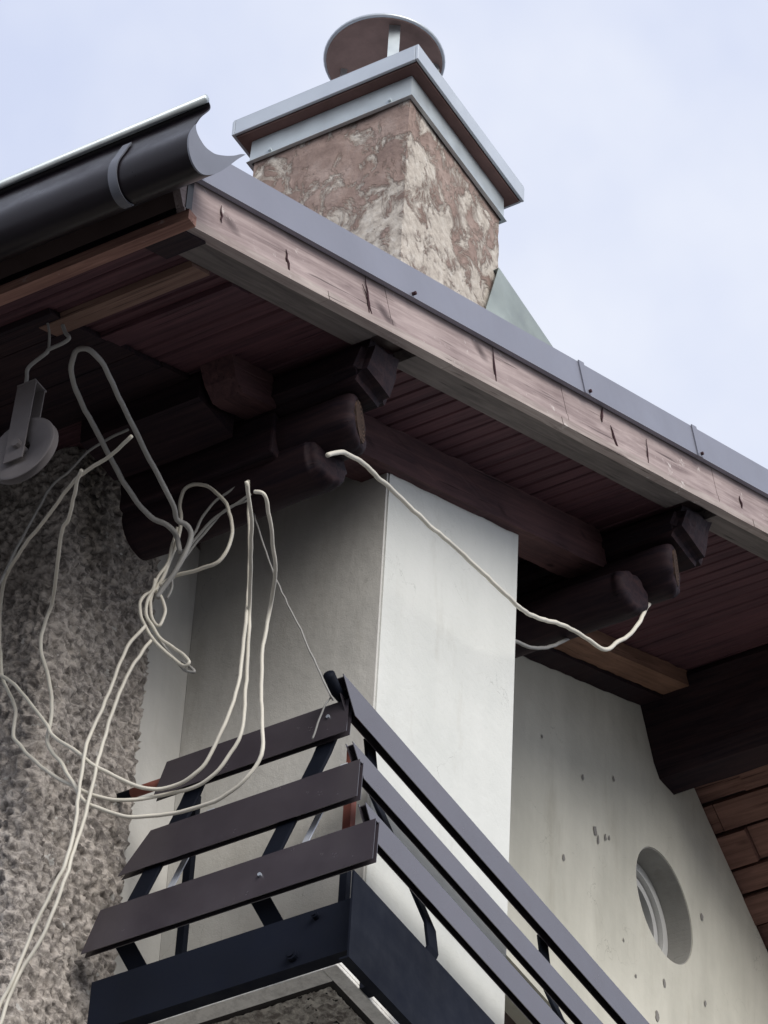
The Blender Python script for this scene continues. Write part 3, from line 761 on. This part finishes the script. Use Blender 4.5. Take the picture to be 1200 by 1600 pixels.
# posts lean outward and elbow back to the plates
def post(pts, wv, tv, mat=M_steel):
    bm = BM()
    wv, tv = Vector(wv)/2, Vector(tv)/2; prev = None
    for p in pts:
        p = Vector(p); ring = [bm.verts.new(p-wv-tv), bm.verts.new(p+wv-tv), bm.verts.new(p+wv+tv), bm.verts.new(p-wv+tv)]
        if prev:
            for k in range(4): bm.faces.new((prev[k], prev[(k+1) % 4], ring[(k+1) % 4], ring[k]))
        else: bm.faces.new(ring[::-1])
        prev = ring
    bm.faces.new(prev)
    return obj('post', bm, mat, rail, bevel=0.003)
for y0 in (5.055, 5.505):
    post([(7.725, y0, 9.39), (7.705, y0+0.03, 9.25), (7.600, y0+0.135, 8.78), (7.605, y0+0.135, 8.70), (7.68, y0+0.10, 8.60), (7.70, y0+0.10, 8.52)], (0, 0.062, 0), (0.012, 0, 0))
    bm = BM(); bar(bm, (7.735, y0-0.03, 9.22), (7.645, y0+0.075, 8.78), (0, 0.022, 0), (0.004, 0, 0)); obj('post_glint', bm, M_glint, rail)  # pale strip added next to the post as a painted glint
for x0 in (7.90, 8.95, 10.0):
    post([(x0-0.03, 5.03, 9.40), (x0, 5.02, 9.21), (x0+0.14, 4.90, 8.80), (x0+0.16, 4.90, 8.73), (x0+0.14, 4.93, 8.62), (x0+0.13, 4.95, 8.50)], (0.055, 0, 0), (0, 0.012, 0))
# plain uprights standing on the slab behind the boards
bm = BM(); box(bm, 7.80, 7.824, 5.578, 5.602, ZS+0.13, 9.37); obj('upright', bm, M_steel, rail)
bm = BM(); box(bm, 7.80, 7.824, 5.035, 5.059, ZS+0.13, 9.01); up_ = obj('upright', bm, M_steel, rail)
bm = BM(); box(bm, 7.799, 7.8255, 5.034, 5.0605, 9.012, 9.34); obj('primer_patch', bm, M_rust, rail)

# ------------------------------------------------------------------ cables
CABLE = {
'loop':[(7.360,5.411,9.906),(7.360,5.427,9.974),(7.339,5.448,10.008),(7.298,5.485,10.031),(7.191,5.498,10.055),(6.996,5.464,10.071),(6.840,5.434,10.079),(6.723,5.393,10.075),(6.648,5.336,10.057),(6.619,5.289,10.038),(6.627,5.257,10.022),(6.689,5.253,10.014),(6.814,5.284,10.013),(6.970,5.318,10.008),(7.126,5.350,10.000),(7.243,5.372,9.991),(7.313,5.394,9.989),(7.339,5.378,9.978),(7.360,5.375,9.952),(7.360,5.388,9.896),(7.360,5.416,9.836),(7.360,5.450,9.786),(7.360,5.473,9.745)],
'coil':[(7.367,5.474,9.802),(7.380,5.429,9.832),(7.380,5.350,9.824),(7.380,5.279,9.827),(7.380,5.244,9.894),(7.380,5.246,9.973),(7.380,5.281,10.071),(7.380,5.337,10.151),(7.380,5.393,10.189),(7.380,5.433,10.183),(7.380,5.443,10.137),(7.380,5.432,10.066),(7.380,5.436,9.990),(7.380,5.452,9.919),(7.372,5.467,9.842),(7.361,5.483,9.775)],
'knota':[(7.351,5.480,9.817),(7.347,5.485,9.772),(7.336,5.503,9.751),(7.330,5.511,9.712),(7.333,5.500,9.659),(7.342,5.476,9.594),(7.359,5.438,9.535),(7.370,5.402,9.492),(7.370,5.361,9.446),(7.370,5.342,9.453),(7.370,5.367,9.493),(7.370,5.411,9.540),(7.357,5.446,9.579),(7.345,5.474,9.631),(7.338,5.493,9.685),(7.341,5.491,9.738),(7.350,5.478,9.778)],
'knotb':[(7.353,5.486,9.788),(7.362,5.466,9.757),(7.369,5.448,9.709),(7.367,5.447,9.665),(7.360,5.457,9.631),(7.353,5.472,9.647),(7.349,5.486,9.704),(7.351,5.488,9.757),(7.359,5.479,9.823),(7.372,5.458,9.889),(7.375,5.449,9.965),(7.375,5.441,10.027)],
'knotc':[(7.362,5.482,9.650),(7.372,5.456,9.585),(7.384,5.428,9.533),(7.385,5.398,9.493),(7.385,5.377,9.455),(7.385,5.349,9.429),(7.385,5.333,9.422),(7.385,5.348,9.448),(7.385,5.380,9.480)],
'A':[(7.370,5.192,10.105),(7.370,5.180,9.975),(7.370,5.165,9.814),(7.370,5.158,9.635),(7.370,5.158,9.462),(7.370,5.164,9.295),(7.370,5.196,9.165),(7.370,5.244,9.054),(7.370,5.294,9.010),(7.370,5.360,8.994),(7.340,5.422,8.990),(7.309,5.480,9.017),(7.270,5.557,9.072),(7.240,5.620,9.132),(7.240,5.699,9.215),(7.240,5.728,9.269),(7.240,5.818,9.406),(7.240,5.878,9.488),(7.240,5.924,9.537),(7.240,5.989,9.597)],
'B':[(6.976,4.921,9.651),(7.070,4.963,9.631),(7.210,5.047,9.608),(7.370,5.148,9.581),(7.390,5.154,9.428),(7.390,5.150,9.257),(7.390,5.153,9.128),(7.390,5.208,9.032),(7.390,5.266,8.991),(7.390,5.325,8.986),(7.384,5.390,8.989),(7.345,5.459,8.968),(7.305,5.532,8.969),(7.264,5.611,9.006),(7.260,5.712,9.099),(7.260,5.781,9.178),(7.260,5.842,9.261),(7.260,5.861,9.304),(7.260,5.862,9.385),(7.260,5.895,9.464),(7.260,5.933,9.553),(7.260,5.952,9.648),(7.260,5.970,9.769),(7.190,5.918,9.820),(7.130,5.859,9.824),(7.040,5.734,9.812),(6.964,5.613,9.795),(6.890,5.500,9.778),(6.835,5.408,9.769),(6.819,5.306,9.777),(6.782,5.196,9.787)],
'Cc':[(6.996,4.904,9.623),(7.004,4.878,9.608),(7.060,4.894,9.593),(7.160,4.941,9.572),(7.260,4.992,9.551),(7.360,5.069,9.541),(7.380,5.096,9.421),(7.380,5.092,9.274),(7.380,5.076,9.126),(7.380,5.072,9.008),(7.380,5.125,8.931),(7.380,5.216,8.896),(7.380,5.326,8.900),(7.358,5.403,8.897),(7.324,5.466,8.893),(7.295,5.520,8.911),(7.266,5.577,8.945),(7.252,5.608,9.000),(7.250,5.662,9.101),(7.250,5.716,9.186),(7.250,5.726,9.233),(7.250,5.723,9.304),(7.250,5.730,9.379),(7.250,5.761,9.489),(7.250,5.789,9.575),(7.250,5.797,9.666),(7.220,5.753,9.724),(7.130,5.676,9.734),(7.030,5.600,9.747),(6.980,5.556,9.750),(6.950,5.514,9.745),(6.890,5.461,9.748),(6.835,5.411,9.756),(6.810,5.382,9.760)],
'D':[(7.120,5.894,9.754),(7.120,5.866,9.806),(7.120,5.837,9.883),(7.120,5.809,9.949),(7.120,5.769,10.036),(7.120,5.728,10.115),(7.120,5.667,10.149),(7.120,5.609,10.203),(7.120,5.538,10.224),(7.120,5.470,10.228)],
'E':[(7.328,5.480,9.615),(7.317,5.498,9.578),(7.303,5.519,9.532),(7.293,5.531,9.467),(7.285,5.540,9.398),(7.274,5.552,9.327),(7.267,5.560,9.277),(7.256,5.573,9.207),(7.247,5.582,9.140),(7.241,5.582,9.041),(7.236,5.581,8.944),(7.232,5.577,8.836),(7.230,5.586,8.736),(7.230,5.609,8.666),(7.230,5.646,8.579),(7.230,5.686,8.472),(7.230,5.715,8.373),(7.230,5.740,8.317),(7.230,5.774,8.221)],
'G':[(7.344,5.470,9.568),(7.332,5.488,9.517),(7.318,5.508,9.453),(7.306,5.524,9.384),(7.293,5.538,9.288),(7.282,5.547,9.188),(7.272,5.555,9.077),(7.262,5.560,8.955),(7.253,5.566,8.859),(7.243,5.575,8.775),(7.240,5.593,8.667),(7.240,5.619,8.565),(7.240,5.649,8.481),(7.240,5.695,8.405),(7.240,5.724,8.340),(7.240,5.745,8.272),(7.240,5.760,8.191)],
'h1':[(7.420,5.237,10.167),(7.420,5.290,10.153),(7.420,5.338,10.132),(7.420,5.380,10.090),(7.420,5.408,10.023),(7.420,5.437,9.971),(7.420,5.471,9.900),(7.411,5.495,9.846)],
'h2':[(7.430,5.221,10.116),(7.430,5.280,10.094),(7.430,5.346,10.070),(7.430,5.388,10.036),(7.430,5.423,9.994),(7.430,5.458,9.936),(7.427,5.493,9.884),(7.417,5.507,9.818)],
'h3':[(7.440,5.240,10.106),(7.440,5.310,10.102),(7.440,5.358,10.063),(7.440,5.404,10.012),(7.440,5.445,9.964),(7.440,5.482,9.928),(7.440,5.484,9.852),(7.437,5.493,9.815)],
'twine':[(7.500,5.255,10.115),(7.500,5.213,9.980),(7.500,5.170,9.845),(7.500,5.116,9.709),(7.500,5.052,9.558),(7.500,4.988,9.397),(7.500,4.930,9.254)],
'twine2':[(7.620,5.009,9.377),(7.620,5.029,9.360),(7.620,5.049,9.296),(7.620,5.065,9.245)],
'hook':[(6.505,5.274,10.024),(6.512,5.266,9.996),(6.517,5.254,9.973),(6.522,5.278,9.969),(6.528,5.331,9.973),(6.531,5.341,9.966),(6.544,5.407,9.952),(6.554,5.417,9.923),(6.567,5.425,9.882)],
'hook2':[(6.497,5.332,10.079),(6.512,5.324,10.023),(6.528,5.331,9.973)],
}
CABLE_PANEL = [(7.196,4.800,9.887),(7.253,4.812,9.954),(7.326,4.824,10.016),(7.422,4.836,10.075),(7.543,4.849,10.118),(7.644,4.861,10.156),(7.770,4.873,10.195),(7.885,4.885,10.234),(8.041,4.897,10.288),(8.220,4.909,10.340),(8.383,4.921,10.387),(8.532,4.934,10.432),(8.632,4.946,10.478),(8.725,4.958,10.534),(8.856,4.970,10.624),(8.982,4.970,10.689),(9.083,4.970,10.727),(9.195,4.970,10.771),(9.271,4.970,10.857),(9.377,4.970,10.985),(9.446,4.970,11.098),(9.484,4.970,11.172),(9.512,4.970,11.227)]
CABLE_BACK = [(9.060,5.250,10.822),(9.125,5.250,10.856),(9.200,5.250,10.897),(9.301,5.250,10.978),(9.389,5.250,11.068),(9.493,5.250,11.185)]

for k in ('E', 'G'):        # they run on down the wall below the picture
    e = CABLE[k][-1]; CABLE[k] += [(e[0], e[1]+0.05, e[2]-0.22), (e[0]+0.01, e[1]+0.07, e[2]-0.6), (e[0]+0.01, e[1]+0.06, e[2]-1.4)]
def cable(pts, r, mat, name, label, cat, group=None, n=8):
    P = spline(pts, 5); q = len(name)
    P = [p+Vector([0.0034*noise.noise(p*20+Vector((k*7.3, 1.1, r*900))) for k in range(3)]) for p in P]
    bm = BM(); tube(bm, P, r*0.86, n, True, 0.03)
    o = obj(name, bm, mat, None, smooth=True); return tag(o, label, cat, group)
G = 'loose cables hanging under the eaves'
cable(CABLE['loop'], 0.0095, M_cablegrey, 'cable', 'thick greyish cable bent into a long narrow loop beside the pulley', 'cable', G)
cable(CABLE['coil'], 0.0068, M_cable, 'cable', 'cream cable making the round loop right above the knot', 'cable', G)
cable(CABLE['A'], 0.0066, M_cable, 'cable', 'innermost and highest of the cables sagging in front of the top railing board', 'cable', G)
cable(CABLE['B'], 0.0066, M_cable, 'cable', 'cable sagging between the innermost and the outermost in front of the railing', 'cable', G)
cable(CABLE['Cc'], 0.0068, M_cable, 'cable', 'outermost cable of the sagging set, its bottom bend lowest in front of the railing', 'cable', G)
cable(CABLE['D'], 0.0050, M_cablegrey, 'cable', 'thin grey cable nearest the pulley, running down to the left picture edge', 'cable', G)
cable(CABLE['E'], 0.0064, M_cable, 'cable', 'left one of the two cables dropping from the knot down the roughcast wall', 'cable', G)
cable(CABLE['G'], 0.0064, M_cable, 'cable', 'right one of the two cables dropping from the knot down the roughcast wall', 'cable', G)
cable(CABLE['knota'], 0.0060, M_cable, 'cable', 'cable tail hanging in a long thin loop below the knot', 'cable', G)
cable(CABLE['knotb'], 0.0058, M_cable, 'cable', 'short cable wound around the bundle as its knot', 'cable', G)
cable(CABLE['knotc'], 0.0052, M_cablegrey, 'cable', 'short grey cable end with hooked tip below the knot', 'cable', G)
cable(CABLE['h1'], 0.0048, M_cablegrey, 'cable', 'upper of the three cables slanting from the beam to the knot', 'cable', G)
cable(CABLE['h2'], 0.0052, M_cablegrey, 'cable', 'middle of the three cables slanting from the beam to the knot', 'cable', G)
cable(CABLE['h3'], 0.0048, M_cablegrey, 'cable', 'lower of the three cables slanting from the beam to the knot', 'cable', G)
cable(CABLE['twine']+CABLE['twine2'], 0.0034, M_cablegrey, 'twine', 'thin grey twine running down to the top railing board and over it', 'twine')
cable(CABLE_PANEL, 0.0085, M_cable, 'cable', 'thick white cable crossing in front of the white wall to the second purlin', 'cable', G, 10)
cable(CABLE_BACK, 0.0075, M_cablegrey, 'cable', 'short grey cable sagging just behind the white wall edge', 'cable', G)

# ------------------------------------------------------------------ pulley
pul = thing('pulley', (6.57, 5.41, 9.55), 'old grey iron pulley wheel hanging on wire under the eaves', 'pulley')
PC = Vector((6.575, 5.410, 9.648))
bm = BM(); prof = [(0.030, -0.010), (0.098, -0.009), (0.110, -0.013), (0.112, -0.010), (0.095, 0.0), (0.112, 0.010), (0.110, 0.013), (0.098, 0.009), (0.030, 0.010)]
n = 40; rings = []
for r_, d_ in prof:
    rings.append([bm.verts.new(PC+Vector((d_, r_*math.cos(2*math.pi*i/n), r_*math.sin(2*math.pi*i/n)))) for i in range(n)])
for a, b in zip(rings, rings[1:]+rings[:1]):
    for i in range(n): bm.faces.new((a[i], a[(i+1) % n], b[(i+1) % n], b[i]))
obj('wheel', bm, M_pulley, pul, smooth=True)
bm = BM()
for d_ in (-0.024, 0.020):
    bar(bm, PC+Vector((d_, 0.0, 0.245)), PC+Vector((d_, 0.012, -0.052)), (0, 0.066, 0), (0.005, 0, 0))
bar(bm, PC+Vector((-0.030, 0, 0.245)), PC+Vector((0.03, 0, 0.245)), (0, 0.064, 0), (0, 0, 0.006))
obj('block', bm, M_pulley, pul, bevel=0.002)
bm = BM(); tube(bm, [PC+Vector((-0.042, 0, 0)), PC+Vector((0.04, 0, 0))], 0.014, 10); obj('axle', bm, M_pulley, pul)
bm = BM(); tube(bm, spline(CABLE['hook']+[tuple(PC+Vector((0, 0, 0.24)))]), 0.006, 8); obj('hanging_wire', bm, M_cablegrey, pul, smooth=True)
bm = BM(); tube(bm, spline(CABLE['hook2']), 0.004, 8); obj('hanging_wire', bm, M_cablegrey, pul, smooth=True)
